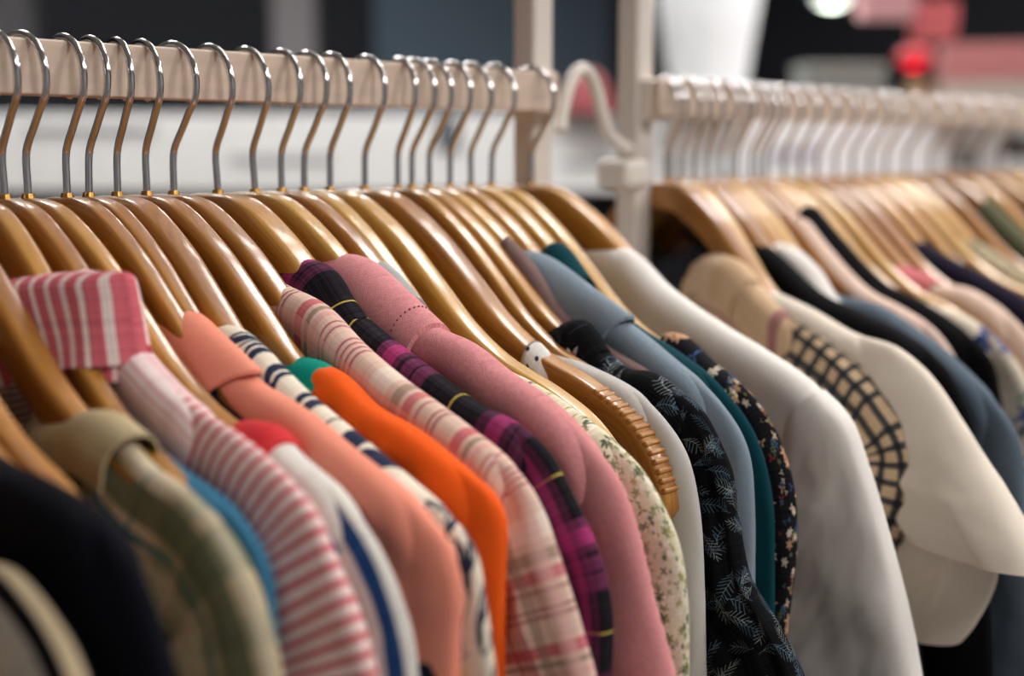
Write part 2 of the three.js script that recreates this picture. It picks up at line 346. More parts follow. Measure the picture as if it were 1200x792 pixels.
F.khaki = fabric(plaid(0.11, 512, 0xb9a684, [[0, 20, 0x6f7459, 0.75], [34, 12, 0x8d8a6c, 0.6], [62, 22, 0xd8cbae, 0.7], [90, 9, 0x6f7459, 0.5], [70, 1.6, 0x2f6f74, 0.8], [100, 1.5, 0x2f6f74, 0.7]], [[0, 9, 0xd9cdb4, 0.7], [13, 13, 0x565c44, 0.75], [29, 2, 0x23606a, 0.8], [34, 12, 0xd3c3a6, 0.6], [52, 14, 0x565c44, 0.6], [72, 12, 0x9a7a58, 0.5], [90, 14, 0x565c44, 0.5]]));
F.khakiPlain = plain(0xb7a684);
F.floral = fabric(canvasTex(1024, 0.12, (g, S) => {
  g.fillStyle = css(0xe4dac8); g.fillRect(0, 0, S, S); g.lineCap = 'round';
  for (let i = 0; i < 9; i++) { const x = rr(0, S), y = rr(0, S), a = rr(0, 6), l = rr(12, 22); wrapDraw(S, (dx, dy) => leaf(g, x + dx, y + dy, l, l * 0.45, a, 0xdcc98c)); }
  for (let i = 0; i < 30; i++) { const x = rr(0, S), y = rr(0, S), a = rr(0, 6), l = rr(13, 28), w = l * rr(0.22, 0.36); wrapDraw(S, (dx, dy) => { leaf(g, x + dx, y + dy, l, w, a, 0x232c45); leaf(g, x + dx + Math.cos(a) * l * 0.25, y + dy + Math.sin(a) * l * 0.25, l * 0.5, w * 0.2, a + 0.1, 0xe4dac8); }); }
  for (let i = 0; i < 7; i++) { const x = i * 17 + rr(0, 6), a = rr(-0.9, 0.9) + (i % 2) * 1.2, l = rr(14, 20); wrapDraw(S, (dx, dy) => leaf(g, x + dx, (i % 3) * 4 - 3 + dy, l, l * 0.3, a, 0x232c45)); }
  g.strokeStyle = css(0x252d44);
  for (let i = 0; i < 34; i++) { const x = rr(0, S), y = rr(0, S), a = rr(0, 6), l = rr(10, 26), b = rr(-8, 8); g.lineWidth = rr(0.5, 1.1); wrapDraw(S, (dx, dy) => { g.save(); g.translate(x + dx, y + dy); g.rotate(a); g.beginPath(); g.moveTo(0, 0); g.quadraticCurveTo(l / 2, b, l, 0); g.stroke(); g.restore(); }); }
  threads(g, S);
}));
F.pinkPlaid = fabric(plaid(0.1, 1024, 0xdfc0b0, [[2, 5, 0xbf4a58, 0.68], [9, 2.4, 0x6e5a4a, 0.55], [13, 3, 0xd99a96, 0.6], [19, 0.9, 0xa63a4c, 0.7], [22, 0.9, 0xa63a4c, 0.7], [30, 1, 0xa63a4c, 0.8], [33, 1, 0xa63a4c, 0.8], [36, 1, 0xa63a4c, 0.8], [39, 1, 0xa63a4c, 0.8], [52, 10, 0xf1e3d4, 0.7], [66, 5, 0x7a6553, 0.5], [73, 5, 0xc25562, 0.65], [81, 0.9, 0x8c3342, 0.7], [88, 1, 0x8c3342, 0.8], [91, 1, 0x8c3342, 0.8]],
  [[6, 9, 0xe0aaa2, 0.6], [22, 3.5, 0x7a6553, 0.5], [28, 1.2, 0xa63a4c, 0.7], [31, 1.2, 0xa63a4c, 0.7], [34, 1.2, 0xa63a4c, 0.7], [48, 6, 0xbf4a58, 0.55], [60, 3, 0x6e5a4a, 0.5], [74, 10, 0xf3e8da, 0.6], [90, 2, 0xa63a4c, 0.6]]));
F.blackPlaid = fabric(plaid(0.13, 1024, 0x17141a, [[0, 30, 0x8c2f62, 0.62], [4, 7, 0xd63a86, 0.55], [14, 2, 0x140f16, 0.8], [22, 1.2, 0x140f16, 0.8], [64, 26, 0x7a2b58, 0.55], [70, 8, 0xd63a86, 0.5], [82, 1.5, 0x140f16, 0.8], [47, 1, 0xc9b04a, 0.95], [110, 1, 0xc9b04a, 0.95]],
  [[8, 22, 0x7a2b58, 0.5], [14, 5, 0xd63a86, 0.45], [44, 1, 0xc9b04a, 0.95], [66, 24, 0x17141a, 0.9], [96, 18, 0x8c2f62, 0.5], [122, 1, 0xc9b04a, 0.9]]), { sheen: 0 });
F.pinkTweed = fabric(dataTex(512, [0.05, 0.05], (x, y) => { const k = (rnd() - 0.5) * 44 + 10 * pn(x, y, 4, 9); return [clamp(211 + k, 0, 255), clamp(141 + k * 0.95, 0, 255), clamp(144 + k * 0.9, 0, 255)]; }), { bump: 0.00025, tweed: true, sheen: 0.2 });
F.salmon = plain(0xe9937d, { fleck: 0.06 });
F.orange = plain(0xf2601c, { fleck: 0.05, rough: 0.85 });
F.tealBand = plain(0x0f9484, { fleck: 0.08 });
F.seam = plain(0x9a5a60);
F.navy = plain(0x0a0b14, { sheen: 0 });
F.black = plain(0x08080b, { sheen: 0 });
F.wideStripe = fabric(plaid(0.12, 256, 0xbfb6a8, [[0, 2, 0x9c8c78, 0.4]], [[0, 6, 0xc9b595, 1], [6, 10, 0x0a0a0e, 1], [34, 2.5, 0x16161c, 1], [36, 24, 0xa98f72, 1], [80, 12, 0x0a0a0e, 1], [106, 8, 0x0a0a0e, 1], [114, 6, 0xc9b595, 1]]));
F.offWhite = plain(0xd9d2c8, { fleck: 0.05 });
F.steelBlue = plain(0x39708f);
F.whiteBlue = fabric(plaid(0.30, 512, 0xdcd9d2, [[252, 46, 0xdcd9d2, 1], [0, 300, 0xdcd9d2, 0.2]], [[7, 9, 0x1d4378, 1], [284, 9, 0x1d4378, 1]]));
F.red = plain(0xd03a40);
F.navyBlue = plain(0x17202f);
F.greyCloth = plain(0xa9aaac);
F.greenFloral = fabric(blotches(0.09, 512, 0xddd6bb, [[0x7f8a5c, 170, 1.2, 2.8], [0xefe9d6, 90, 1.5, 3], [0x4f5a46, 90, 0.9, 2], [0xa79b55, 70, 1, 2]]));
F.whiteGrey = plain(0xbfbcb8, { fleck: 0.05 });
F.dotted = fabric(canvasTex(256, 0.018, (g, S) => { g.fillStyle = css(0xdcdad8); g.fillRect(0, 0, S, S); for (let i = 0; i < 9; i++) { g.fillStyle = css(0x2a3144); const x = (i % 3) * 6 + 1.5 + (Math.floor(i / 3) % 2) * 3, y = Math.floor(i / 3) * 6 + 2.5; g.beginPath(); g.arc(x, y, 0.95, 0, 7); g.fill(); } threads(g, S); }));
F.blackFloral = fabric(canvasTex(1024, 0.14, (g, S) => {
  g.fillStyle = css(0x08090d); g.fillRect(0, 0, S, S);
  for (let i = 0; i < 190; i++) { const x = rr(0, S), y = rr(0, S), a = rr(0, 6), l = rr(9, 19), c = [0x6d8fa4, 0x7d98a8, 0x56758a, 0xa9b4b4][i % 4];
    wrapDraw(S, (dx, dy) => { g.save(); g.translate(x + dx, y + dy); g.rotate(a); g.strokeStyle = css(c, 0.62); g.lineWidth = 0.32; g.beginPath(); g.moveTo(0, 0); g.quadraticCurveTo(l / 2, -3, l, 0); g.stroke(); for (let q = 2; q < l; q += 1.7) { const h = 3.6 * Math.sin(q / l * 3.1); g.beginPath(); g.moveTo(q, -1); g.lineTo(q + 2.6, -1 - h); g.moveTo(q, -1); g.lineTo(q + 2.6, -1 + h); g.stroke(); } g.restore(); }); }
  for (let i = 0; i < 3; i++) { const x = rr(20, S - 20), y = rr(20, S - 20); for (let q = 0; q < 6; q++) leaf(g, x, y, 5, 2.4, q, 0xe5ddd2); g.fillStyle = css(0xb3242f); g.beginPath(); g.arc(x, y, 2.6, 0, 7); g.fill(); }
  threads(g, S, 0.05);
}), { sheen: 0 });
F.blackCollar = fabric(canvasTex(512, 0.06, (g, S) => {
  g.fillStyle = css(0x08090d); g.fillRect(0, 0, S, S);
  for (let i = 0; i < 40; i++) { g.strokeStyle = css(0x55707f, 0.7); g.lineWidth = 0.35; const x = rr(0, S), y = rr(0, S), a = rr(0, 6); g.beginPath(); g.moveTo(x, y); g.lineTo(x + 6 * Math.cos(a), y + 6 * Math.sin(a)); g.stroke(); }
  for (let q = 0; q < 6; q++) leaf(g, 37, 13, 8, 3.4, q * 1.05 + 0.3, q % 2 ? 0xd9d0c4 : 0x8c8a84);
  g.fillStyle = css(0xb3242f); g.beginPath(); g.arc(37, 12, 3.6, 0, 7); g.fill(); for (let q = 0; q < 5; q++) { g.fillStyle = css(0xd86a6a, 0.8); g.beginPath(); g.arc(37 + 2 * Math.cos(q * 1.25), 12 + 2 * Math.sin(q * 1.25), 0.8, 0, 7); g.fill(); }
  threads(g, S, 0.05);
}), { sheen: 0 });
F.denim = fabric(dataTex(256, [0.04, 0.04], (x, y) => { const k = 10 * Math.sin((x + y) * 2 * Math.PI * 30) + (rnd() - 0.5) * 26; return [clamp(128 + k), 0, 0].map((_, i) => clamp([130, 145, 158][i] + k, 0, 255)); }), { tweed: true });
F.mauve = plain(0x7d6663);
F.teal = plain(0x0a3c46);
F.darkFloral = fabric(blotches(0.09, 512, 0x17171c, [[0xc79a76, 70, 1.8, 3.6], [0xd8c9b4, 60, 1.2, 2.6], [0x9c3b2f, 34, 1.2, 2.4], [0x3d5f8f, 34, 1.2, 2.4], [0x65784e, 30, 1.2, 2.4]]));
F.white = plain(0xe4e0dc, { fleck: 0.04 });
F.check = fabric(plaid(0.10, 512, 0xd3b795, [0, 12.5, 25, 37.5, 62.5, 75, 87.5].map(p => [p, 4.6, 0x1c2430, 0.75]), [0, 12.5, 25, 50, 62.5, 75].map(p => [p, 4.6, 0x1c2430, 0.75])));
F.checkPlain = fabric(plaid(0.14, 256, 0xcdaf8e, [[0, 9, 0x7d3f58, 0.55], [60, 30, 0xdcc7ac, 0.6]], [[30, 6, 0x8c5a60, 0.35]]));
F.cream = plain(0xe0d6c8, { fleck: 0.04 });
F.greyBlue = plain(0x5a6876);
F.blueFloral = fabric(blotches(0.11, 512, 0xd3c8b6, [[0x1f3f86, 12, 4, 8], [0x1d6a63, 12, 4, 7], [0xb79a5b, 14, 3, 6], [0x14233f, 10, 3, 5]]));
F.pinkCream = plain(0xdcc2b4);
F.pinkTrim = plain(0xc9737a);
F.darkNavy = plain(0x1d1a2c);
F.khakiFloral = fabric(blotches(0.08, 256, 0xa59a80, [[0x7a715c, 40, 2, 4], [0xc8bfa6, 30, 2, 4]]));
F.slate = plain(0x2c3038);
F.brown = plain(0x6d4a3c);
F.olive = plain(0x5d5f4a);

// ---- hangers: [x along the rail, swing, thickness, tone, label, group, hook lean, height]
const HA = [
  [150, 0.0, 12.5, 1, 'wooden hanger inside the broad striped garment below the navy coat', 0],
  [188, 0.0, 12.5, 0, 'wooden hanger inside the plain black-navy garment', 0],
  [199, 0.0, 12.5, 0, 'wooden hanger with an off-white garment, beside the navy one', 0],
  [224, 0.03, 12.5, 0, 'varnished wooden hanger inside the khaki plaid shirt', 0],
  [250, -0.06, 10.5, 1, 'wooden hanger of the steel blue garment beside the khaki plaid shirt', 0],
  [263, 0.0, 10.5, 0, 'wooden hanger inside the red and white striped shirt', 0.02],
  [274, 0.05, 10.5, 1, 'wooden hanger whose pale arm shows beside the striped shirt, ending at a red trim', 0],
  [293, 0.01, 10.5, 0, 'wooden hanger with the navy collar next to the salmon shirt', -0.02],
  [304, -0.03, 10.5, 0, 'wooden hanger inside the salmon shirt', -0.05],
  [319, -0.03, 14.5, 0, 'wooden hanger inside the cream and navy floral shirt', -0.03],
  [335, 0.02, 12.5, 0, 'long bare arm of a wooden hanger running into the orange and teal top', 0.0],
  [350, 0.04, 12.5, 0, 'wooden hanger inside the pink and cream plaid shirt', -0.03],
  [376, 0.01, 17, 1, 'broad pale wooden hanger inside the black and magenta plaid shirt', 0.04],
  [399, 0.03, 12.5, 2, 'light yellow wooden hanger inside the pink tweed jacket', 0.05],
  [416, 0.04, 12.5, 0, 'amber wooden hanger with the small grey collar behind the pink jacket', -0.02],
  [431, -0.05, 12.5, 2, 'wooden hanger inside the pale green floral shirt', -0.05],
  [449, 0.0, 14.5, 2, 'pale wooden hanger between the green floral shirt and the notched hanger', -0.03],
  null,
  [499, -0.07, 10.5, 1, 'wooden hanger inside the light grey-white blouse', -0.02],
  [510, -0.02, 12.5, 1, 'wooden hanger inside the black leaf print shirt', -0.03],
  [524, -0.03, 12.5, 2, 'wooden hanger with the mauve garment beside the denim shirt', -0.02],
  [541, -0.06, 12.5, 1, 'wooden hanger inside the grey-blue denim shirt', -0.03],
  [559, -0.07, 12.5, 2, 'wooden hanger inside the dark teal shirt', 0.0],
  [577, -0.09, 12.5, 2, 'wooden hanger inside the dark multicoloured floral shirt', -0.04],
  [614, 0.0, 17, 1, 'broad wooden hanger inside the white shirt at the end of its rail', 0.0],
];
for (const h of HA) if (h) hanger(h[0], h[1], h[2], h[3], h[4], undefined, h[5]);
const ribG = box(0.0132, 0.0042, 0.0030, 0.0013);
// the hanger whose end is notched: top bare but for one dotted strap
{
  const t = hanger(474, 0.01, 17, 0, 'wooden hanger with a ribbed non-slip end and a dotted white strap', undefined, -0.03);
  const ribC = curve2([[176, -93.5], [194, -103], [211, -120], [218, -135]], 13), notch = woodMat[0];
  for (let i = 0; i < 14; i++) {
    const a = ribC[Math.max(0, i - 1)], b = ribC[Math.min(13, i + 1)], ang = Math.atan2(b[1] - a[1], b[0] - a[0]);
    const m = part(i ? `rib_${String(i).padStart(3, '0')}` : 'rib', ribG, notch, t); m.position.set(0, (ribC[i][1] - 1.5) * MM, ribC[i][0] * MM); m.rotation.x = -ang;
  }
}

// ---- garments of the near rail
const G = (o) => garment(o);
G({ name: 'striped_garment', label: 'garment with broad beige, grey and black stripes before the navy one', category: 'shirt', X: 163, prof: [[140, -95], [184, -104], [204, -103], [223, -109], [241, -120], [250, -132], [256, -150]], mat: F.wideStripe, T: 9, sleeve: { from: 106, T1: 15 } });
G({ name: 'navy_garment', label: 'plain black-navy long-sleeved garment in front of the khaki plaid shirt', category: 'shirt', X: 184, prof: [[100, -68], [148, -81], [184, -83], [212, -86], [231, -92], [243, -101], [251, -114], [258, -129], [262, -150]], mat: F.navy, T: 10 });
G({ name: 'white_garment', label: 'off-white garment showing as a strip between navy garment and khaki plaid', category: 'shirt', X: 197, neck: 200, dip: 140, prof: [[202, -104], [208, -109], [219, -122], [229, -142], [234, -170]], mat: F.offWhite, T: 9 });
G({ name: 'khaki_shirt', label: 'khaki plaid shirt with green bands and thin teal lines', category: 'shirt', X: 230, neck: 96, prof: [[100, -78], [125, -78], [152, -78], [172, -88], [196, -93], [216, -101], [230, -112], [239, -125], [247, -146], [252, -175]], mat: F.khaki, sleeve: { from: 106 }, collars: [{ ridge: [[90, -88], [104, -80], [124, -76], [144, -73], [166, -78]], depth: [22, 22], shear: [-8, 8], T: [13, 11], mat: F.khakiPlain }] });
G({ name: 'blue_garment', label: 'steel blue garment peeking out between khaki plaid and striped shirts', category: 'shirt', X: 243, neck: 96, prof: [[100, -72], [140, -84], [172, -93], [196, -99], [213, -107], [222, -117], [226, -140]], mat: F.steelBlue, T: 8 });
G({ name: 'striped_shirt', label: 'red and white striped shirt with a large upright collar', category: 'shirt', X: 262, neck: 70, prof: [[88, -40], [108, -54], [133, -67], [159, -76], [186, -83], [209, -92], [225, -103], [234, -116], [243, -129], [252, -145], [258, -162], [262, -185]], mat: F.stripeBody, sleeveMat: F.stripeSleeve, T: 10, sleeve: { T0: 11.5, T1: 15, from: 88, w0: 54 },
  collars: [{ ridge: [[33, -38], [54, -31], [82, -27], [107, -26]], depth: [36, 36], shear: [-42, -9], dx: [-30, -2], T: [12, 12], close: 0.2, mat: F.stripeCollar, round: 0.5, wrinkle: 1.5 }, { name: 'collar_stand', ridge: [[58, -54], [88, -50], [114, -54]], depth: [32, 14], shear: [-34, -2], dx: [-22, 0], T: [8, 10.5], close: 0.2, mat: F.stripeBand, round: 0.5 }] });
G({ name: 'sleeveless_shirt', label: 'white top with a blue band and red neck trim behind the striped shirt', category: 'top', X: 280, neck: 160, dip: 90, prof: [[162, -84], [177, -83], [187, -89], [213, -99], [231, -111], [245, -127], [253, -143], [256, -159], [258, -190]], mat: F.whiteBlue, T: 9, collars: [{ name: 'neck_trim', ridge: [[158, -82], [168, -81], [178, -82], [184, -86]], depth: [9, 8], T: [10, 10], mat: F.red, label: 'red neck trim' }] });
G({ name: 'navy_collar_shirt', label: 'navy garment whose collar shows beside the salmon shirt', category: 'shirt', X: 296, neck: 104, prof: [[105, -61], [115, -67], [130, -77], [165, -88], [200, -104], [228, -119], [244, -138], [252, -165], [256, -190]], mat: F.navyBlue, T: 7.5, collars: [{ ridge: [[104, -61], [114, -66], [126, -74]], depth: [22, 22], T: [8.4, 8.4] }] });
G({ name: 'salmon_shirt', label: 'plain salmon pink shirt with a folded collar', category: 'shirt', X: 300, neck: 60, prof: [[66, -52], [86, -52], [108, -60], [138, -72], [167, -79], [193, -89], [218, -98], [238, -107], [252, -117], [257, -131], [256, -150], [255, -180]], mat: F.salmon, T: 10, sleeve: { T1: 15 },
  collars: [{ ridge: [[56, -53], [66, -48], [86, -46], [108, -54], [138, -67]], depth: [18, 22], shear: [-6, 24], T: [13, 15.5], thick: 1.8 }] });
G({ name: 'floral_shirt', label: 'cream shirt with navy leaves between the salmon and the orange one', category: 'shirt', X: 314, neck: 82, prof: [[86, -53], [107, -55], [145, -74], [184, -90], [214, -102], [237, -112], [249, -121], [254, -136], [257, -151], [260, -167], [262, -190]], mat: F.floral, T: 9.5 });
G({ name: 'orange_top', label: 'bright orange top with a teal neckband', category: 'top', X: 339, neck: 100, dip: 60, prof: [[104, -74], [122, -70], [141, -72], [163, -83], [190, -90], [215, -100], [234, -108], [241, -117], [241, -143], [240, -182]], mat: F.orange, T: 10, fold: 0.6, sleeve: { T1: 12, fold: 0.5 },
  collars: [{ name: 'neckband', ridge: [[98, -71], [112, -69], [128, -69], [143, -73]], depth: [16, 16], shear: [-4, 10], T: [11, 11], mat: F.tealBand, label: 'teal neckband' }] });
G({ name: 'pink_plaid_shirt', label: 'cream and pink plaid shirt with red lines and gathered sleeves', category: 'shirt', X: 357, neck: 52, prof: [[54, -41], [68, -38], [82, -41], [107, -47], [131, -61], [159, -74], [186, -84], [206, -92], [226, -101], [240, -112], [251, -131], [262, -155], [271, -178], [278, -205]], mat: F.pinkPlaid, T: 10.5, fold: 1.3, sleeve: { T1: 17, gather: 1.8, pleats: 13, fold: 1.6 } });
G({ name: 'black_plaid_shirt', label: 'black and magenta plaid shirt with thin yellow lines', category: 'shirt', X: 379, neck: 54, prof: [[60, -42], [84, -42], [100, -50], [117, -58], [140, -68], [163, -77], [184, -85], [205, -90], [224, -98], [236, -110], [247, -126], [256, -142], [261, -162], [261, -187]], mat: F.blackPlaid, T: 10, collars: [{ ridge: [[42, -40], [60, -31], [84, -33], [100, -46], [112, -55]], depth: [22, 24], shear: [-4, 16], T: [14, 12] }] });
G({ name: 'pink_jacket', label: 'dusty pink tweed jacket with a folded stitched collar', category: 'jacket', X: 404, neck: 50, prof: [[56, -40], [78, -40], [103, -50], [133, -60], [156, -65], [178, -75], [204, -85], [228, -100], [244, -114], [254, -134], [263, -161], [275, -192], [284, -220]], mat: F.pinkTweed, T: 12, fold: 0.5, sleeve: { T0: 13, T1: 17, fold: 0.6, w0: 56 },
  collars: [{ ridge: [[46, -38], [58, -31], [78, -30], [106, -43], [134, -58]], depth: [26, 26], shear: [-6, 6], T: [18, 15.5], thick: 3.2, wrinkle: 0.6, stitch: 0.86 }] });
G({ name: 'grey_collared_shirt', label: 'small grey collared garment just behind the pink jacket collar', category: 'top', X: 421, neck: 66, prof: [[68, -33], [82, -38], [100, -52], [130, -74], [165, -92], [200, -108], [222, -128], [230, -160]], mat: F.greyCloth, T: 8.5, collars: [{ ridge: [[66, -31], [80, -36], [100, -50]], depth: [16, 14], T: [10, 10] }] });
G({ name: 'green_floral_shirt', label: 'pale cream shirt with small green flowers beside the pink jacket', category: 'shirt', X: 430, neck: 120, prof: [[124, -78], [144, -80], [166, -84], [188, -91], [211, -101], [233, -113], [246, -127], [257, -146], [262, -171], [263, -198]], mat: F.greenFloral, T: 9 });
G({ name: 'dotted_strap_top', label: 'white top with dark dots hung by its strap on the ribbed hanger', category: 'top', X: 474, neck: 132, dip: 120, tip: 154, prof: [[132, -74], [140, -78], [156, -85], [165, -90], [170, -120]], mat: F.dotted, T: 10, sleeve: false });
G({ name: 'white_grey_blouse', label: 'light grey-white blouse hanging directly behind the ribbed hanger', category: 'blouse', X: 486, neck: 120, prof: [[124, -80], [160, -86], [191, -96], [217, -118], [227, -145], [231, -186], [233, -224]], mat: F.whiteGrey, T: 9 });
G({ name: 'black_leaf_shirt', label: 'black shirt with fine blue leaf print and a red flower', category: 'shirt', X: 505, neck: 106, prof: [[110, -80], [122, -74], [138, -72], [153, -81], [167, -88], [183, -88], [199, -95], [215, -104], [230, -127], [236, -151], [244, -183], [262, -204], [276, -226], [284, -260]], mat: F.blackFloral, T: 11, fold: 1.8, sleeve: { T1: 21, gather: 3.6, pleats: 15, fold: 1.6, keep: 0.8 },
  collars: [{ ridge: [[106, -84], [118, -73], [138, -66], [154, -80]], depth: [24, 20], shear: [-4, 10], T: [15, 13], mat: F.blackCollar }] });
G({ name: 'mauve_garment', label: 'dull mauve garment tucked beside the denim collar', category: 'shirt', X: 518, neck: 70, prof: [[72, -26], [96, -46], [116, -66], [140, -79], [170, -90], [200, -105], [216, -124], [223, -152]], mat: F.mauve, T: 6.5 });
G({ name: 'denim_shirt', label: 'grey-blue denim shirt with a folded collar', category: 'shirt', X: 531, neck: 58, prof: [[62, -40], [97, -50], [128, -62], [149, -70], [175, -84], [202, -100], [220, -118], [226, -132], [229, -158], [230, -190]], mat: F.denim, T: 10, collars: [{ ridge: [[60, -34], [86, -36], [124, -53], [150, -65]], depth: [24, 26], shear: [-4, 16], T: [13, 12.5], thick: 2 }] });
G({ name: 'teal_shirt', label: 'dark teal shirt between denim and dark floral shirts', category: 'shirt', X: 546, neck: 72, prof: [[76, -36], [83, -34], [105, -52], [140, -72], [171, -85], [198, -100], [220, -124], [230, -156], [232, -187]], mat: F.teal, T: 9.5, collars: [{ ridge: [[72, -37], [83, -30], [104, -48]], depth: [14, 16], T: [11, 11] }] });
G({ name: 'dark_floral_shirt', label: 'black shirt with small tan, red and blue flowers beside the white shirt', category: 'shirt', X: 562, neck: 150, prof: [[150, -76], [162, -78], [177, -88], [199, -100], [217, -116], [231, -145], [235, -181], [233, -209]], mat: F.darkFloral, T: 10 });
G({ name: 'white_shirt', label: 'plain white shirt with a wide sleeve, last on its rail', category: 'shirt', X: 611, neck: 40, prof: [[42, -42], [58, -38], [84, -38], [113, -58], [150, -76], [179, -88], [207, -101], [234, -121], [245, -143], [259, -178], [274, -222], [282, -254], [290, -290]], mat: F.white, T: 13, fold: 0.8, sleeve: { from: 16, w0: 16, w1: 70, wpow: 0.55, T0: 15, T1: 18, keep: 0.97, end: -420, ex: 0.6 } });

// ---- hangers and garments of the far rail
const HB = [
  [758, -0.3, 'wooden hanger inside the dark navy garment next to the white post'], [765, -0.38, 'wooden hanger inside the beige shirt with the navy check'], [777, -0.42, 'wooden hanger inside the cream bell-sleeved blouse'],
  [794, -0.33, 'wooden hanger inside the black garment beside the cream blouse'], [810, -0.31, 'wooden hanger inside the white blouse with the rounded shoulder'], [826, -0.32, 'wooden hanger inside the plain grey-blue shirt'], [850, -0.26, 'wooden hanger inside the cream cardigan'],
  [868, -0.24, 'wooden hanger inside the second black garment'], [892, -0.22, 'wooden hanger inside the blue and green floral shirt'], [944, -0.22, 'wooden hanger inside the pale pink-cream blouse'], [1000, -0.22, 'wooden hanger inside the dark purple-navy shirt'],
  [1090, -0.22, 'wooden hanger inside the khaki print blouse'], [1180, -0.2, 'wooden hanger inside the olive shirt'], [1280, -0.2, 'wooden hanger inside the brown shirt'], [1400, -0.2, 'wooden hanger inside the dark slate shirt'],
  ...[840, 880, 918, 970, 1030, 1060, 1130, 1225, 1335, 1460].map(x => [x, -0.21])];
HB.forEach(([X, k, l], i) => hanger(X, k, i % 4 === 1 ? 12.5 : 14.5, i % 3, l || 'empty varnished wooden hanger between garments on the far rail', l ? undefined : 'empty hangers on the far rail', rr(-0.05, 0.05)));
const shoulder = (z0, dy = 0, out = 0) => [[z0, hangY(z0) + 6 + dy], [z0 + 24, hangY(z0 + 24) + 6 + dy], [136, -73 + dy], [170, -84 + dy], [200, -97 + dy], [224 + out, -117 + dy], [234 + out, -145 + dy], [238 + out, -180 + dy]].filter((p, i, a) => i === 0 || p[0] > a[i - 1][0] + 4);
const B = (o) => G({ ...o, group: undefined });
B({ name: 'dark_navy_garment', label: 'dark navy garment on the first hanger beside the white post', category: 'shirt', X: 764, k: -0.3, neck: 30, dip: 10, prof: shoulder(40, -40), mat: F.slate, T: 9 });
B({ name: 'checked_shirt', label: 'beige shirt with a bold navy check on its sleeve', category: 'shirt', X: 752, k: -0.34, neck: 50, prof: [[52, -54], [66, -50], [98, -57], [126, -73], [169, -89], [208, -104], [238, -121], [259, -142], [262, -170], [252, -200]], mat: F.checkPlain, sleeveMat: F.check, T: 11, sleeve: { from: 118, T1: 20, gather: 1.5, end: -330 }, collars: [{ ridge: [[48, -60], [62, -49], [90, -50], [112, -62]], depth: [26, 26], shear: [-4, 10], T: [15, 13] }] });
B({ name: 'cream_blouse', label: 'cream blouse with a flared two-layered bell sleeve', category: 'blouse', X: 758, k: -0.3, neck: 118, prof: [[122, -70], [155, -77], [193, -88], [228, -92], [255, -106], [281, -131], [303, -155], [324, -178]], mat: F.cream, T: 11, tip: 236, sleeve: { from: 50, w0: 56, w1: 46, T0: 13, T1: 24, end: -190, keep: 0.95, gather: 1.2, pleats: 5, flat: true, tier: [[200, -92], [228, -96], [255, -112], [284, -148], [306, -190], [306, -215], [292, -245], [284, -256]] } });
B({ name: 'black_garment', label: 'black garment between the cream blouse and the grey-blue one', category: 'shirt', X: 790, k: -0.3, neck: 80, prof: [[82, -42], [94, -47], [137, -70], [177, -80], [213, -89], [248, -106], [268, -133], [276, -165]], mat: F.black, T: 11 });
B({ name: 'white_blouse', label: 'white blouse with a high rounded shoulder next to black garment', category: 'blouse', X: 808, k: -0.3, neck: 76, prof: [[78, -42], [96, -44], [120, -56], [140, -76], [180, -98], [215, -120], [228, -150]], mat: F.white, T: 11 });
B({ name: 'grey_blue_shirt', label: 'plain grey-blue shirt on the far rail', category: 'shirt', X: 823, k: -0.3, neck: 108, prof: [[112, -72], [135, -76], [170, -79], [208, -93], [236, -106], [268, -127], [286, -146], [294, -180]], mat: F.greyBlue, T: 11 });
B({ name: 'cream_cardigan', label: 'cream cardigan with a narrow shoulder past the grey-blue shirt', category: 'cardigan', X: 850, k: -0.26, neck: 70, prof: shoulder(74, 0, -6), mat: F.pinkCream, T: 10 });
B({ name: 'black_blouse', label: 'second black garment, between the cream cardigan and blue floral shirt', category: 'blouse', X: 868, k: -0.24, neck: 64, prof: shoulder(66, 4, 6), mat: F.black, T: 12 });
B({ name: 'blue_floral_shirt', label: 'cream shirt with large blue and green flowers', category: 'shirt', X: 892, k: -0.22, neck: 140, prof: [[142, -80], [165, -86], [194, -91], [230, -112], [246, -135], [254, -170]], mat: F.blueFloral, T: 12 });
B({ name: 'pale_pink_blouse', label: 'pale pink-cream blouse with a rose neck trim', category: 'blouse', X: 944, k: -0.22, neck: 110, prof: [[112, -68], [134, -76], [172, -79], [216, -103], [236, -130], [242, -160]], mat: F.pinkCream, T: 12, collars: [{ name: 'neck_trim', ridge: [[108, -64], [124, -69], [142, -74]], depth: [14, 14], T: [14, 13], mat: F.pinkTrim, label: 'rose neck trim' }] });
B({ name: 'purple_navy_shirt', label: 'dark purple-navy shirt next to the pale pink blouse', category: 'shirt', X: 1000, k: -0.22, neck: 84, prof: [[86, -46], [102, -54], [151, -72], [190, -88], [222, -110], [234, -140]], mat: F.darkNavy, T: 13 });
B({ name: 'khaki_print_blouse', label: 'khaki blouse with a mottled print near the far end', category: 'blouse', X: 1090, k: -0.22, neck: 52, prof: [[56, -48], [80, -48], [104, -56], [138, -73], [180, -92], [215, -115], [225, -150]], mat: F.khakiFloral, T: 14 });
B({ name: 'olive_shirt', label: 'olive shirt past the khaki print blouse', category: 'shirt', X: 1180, k: -0.2, prof: shoulder(64), mat: F.olive, T: 13 });
B({ name: 'brown_shirt', label: 'brown shirt between the olive shirt and a slate one', category: 'shirt', X: 1280, k: -0.2, prof: shoulder(64), mat: F.brown, T: 13 });
B({ name: 'slate_shirt', label: 'dark slate shirt at the far end of the far rail', category: 'shirt', X: 1400, k: -0.2, prof: shoulder(64), mat: F.slate, T: 13 });

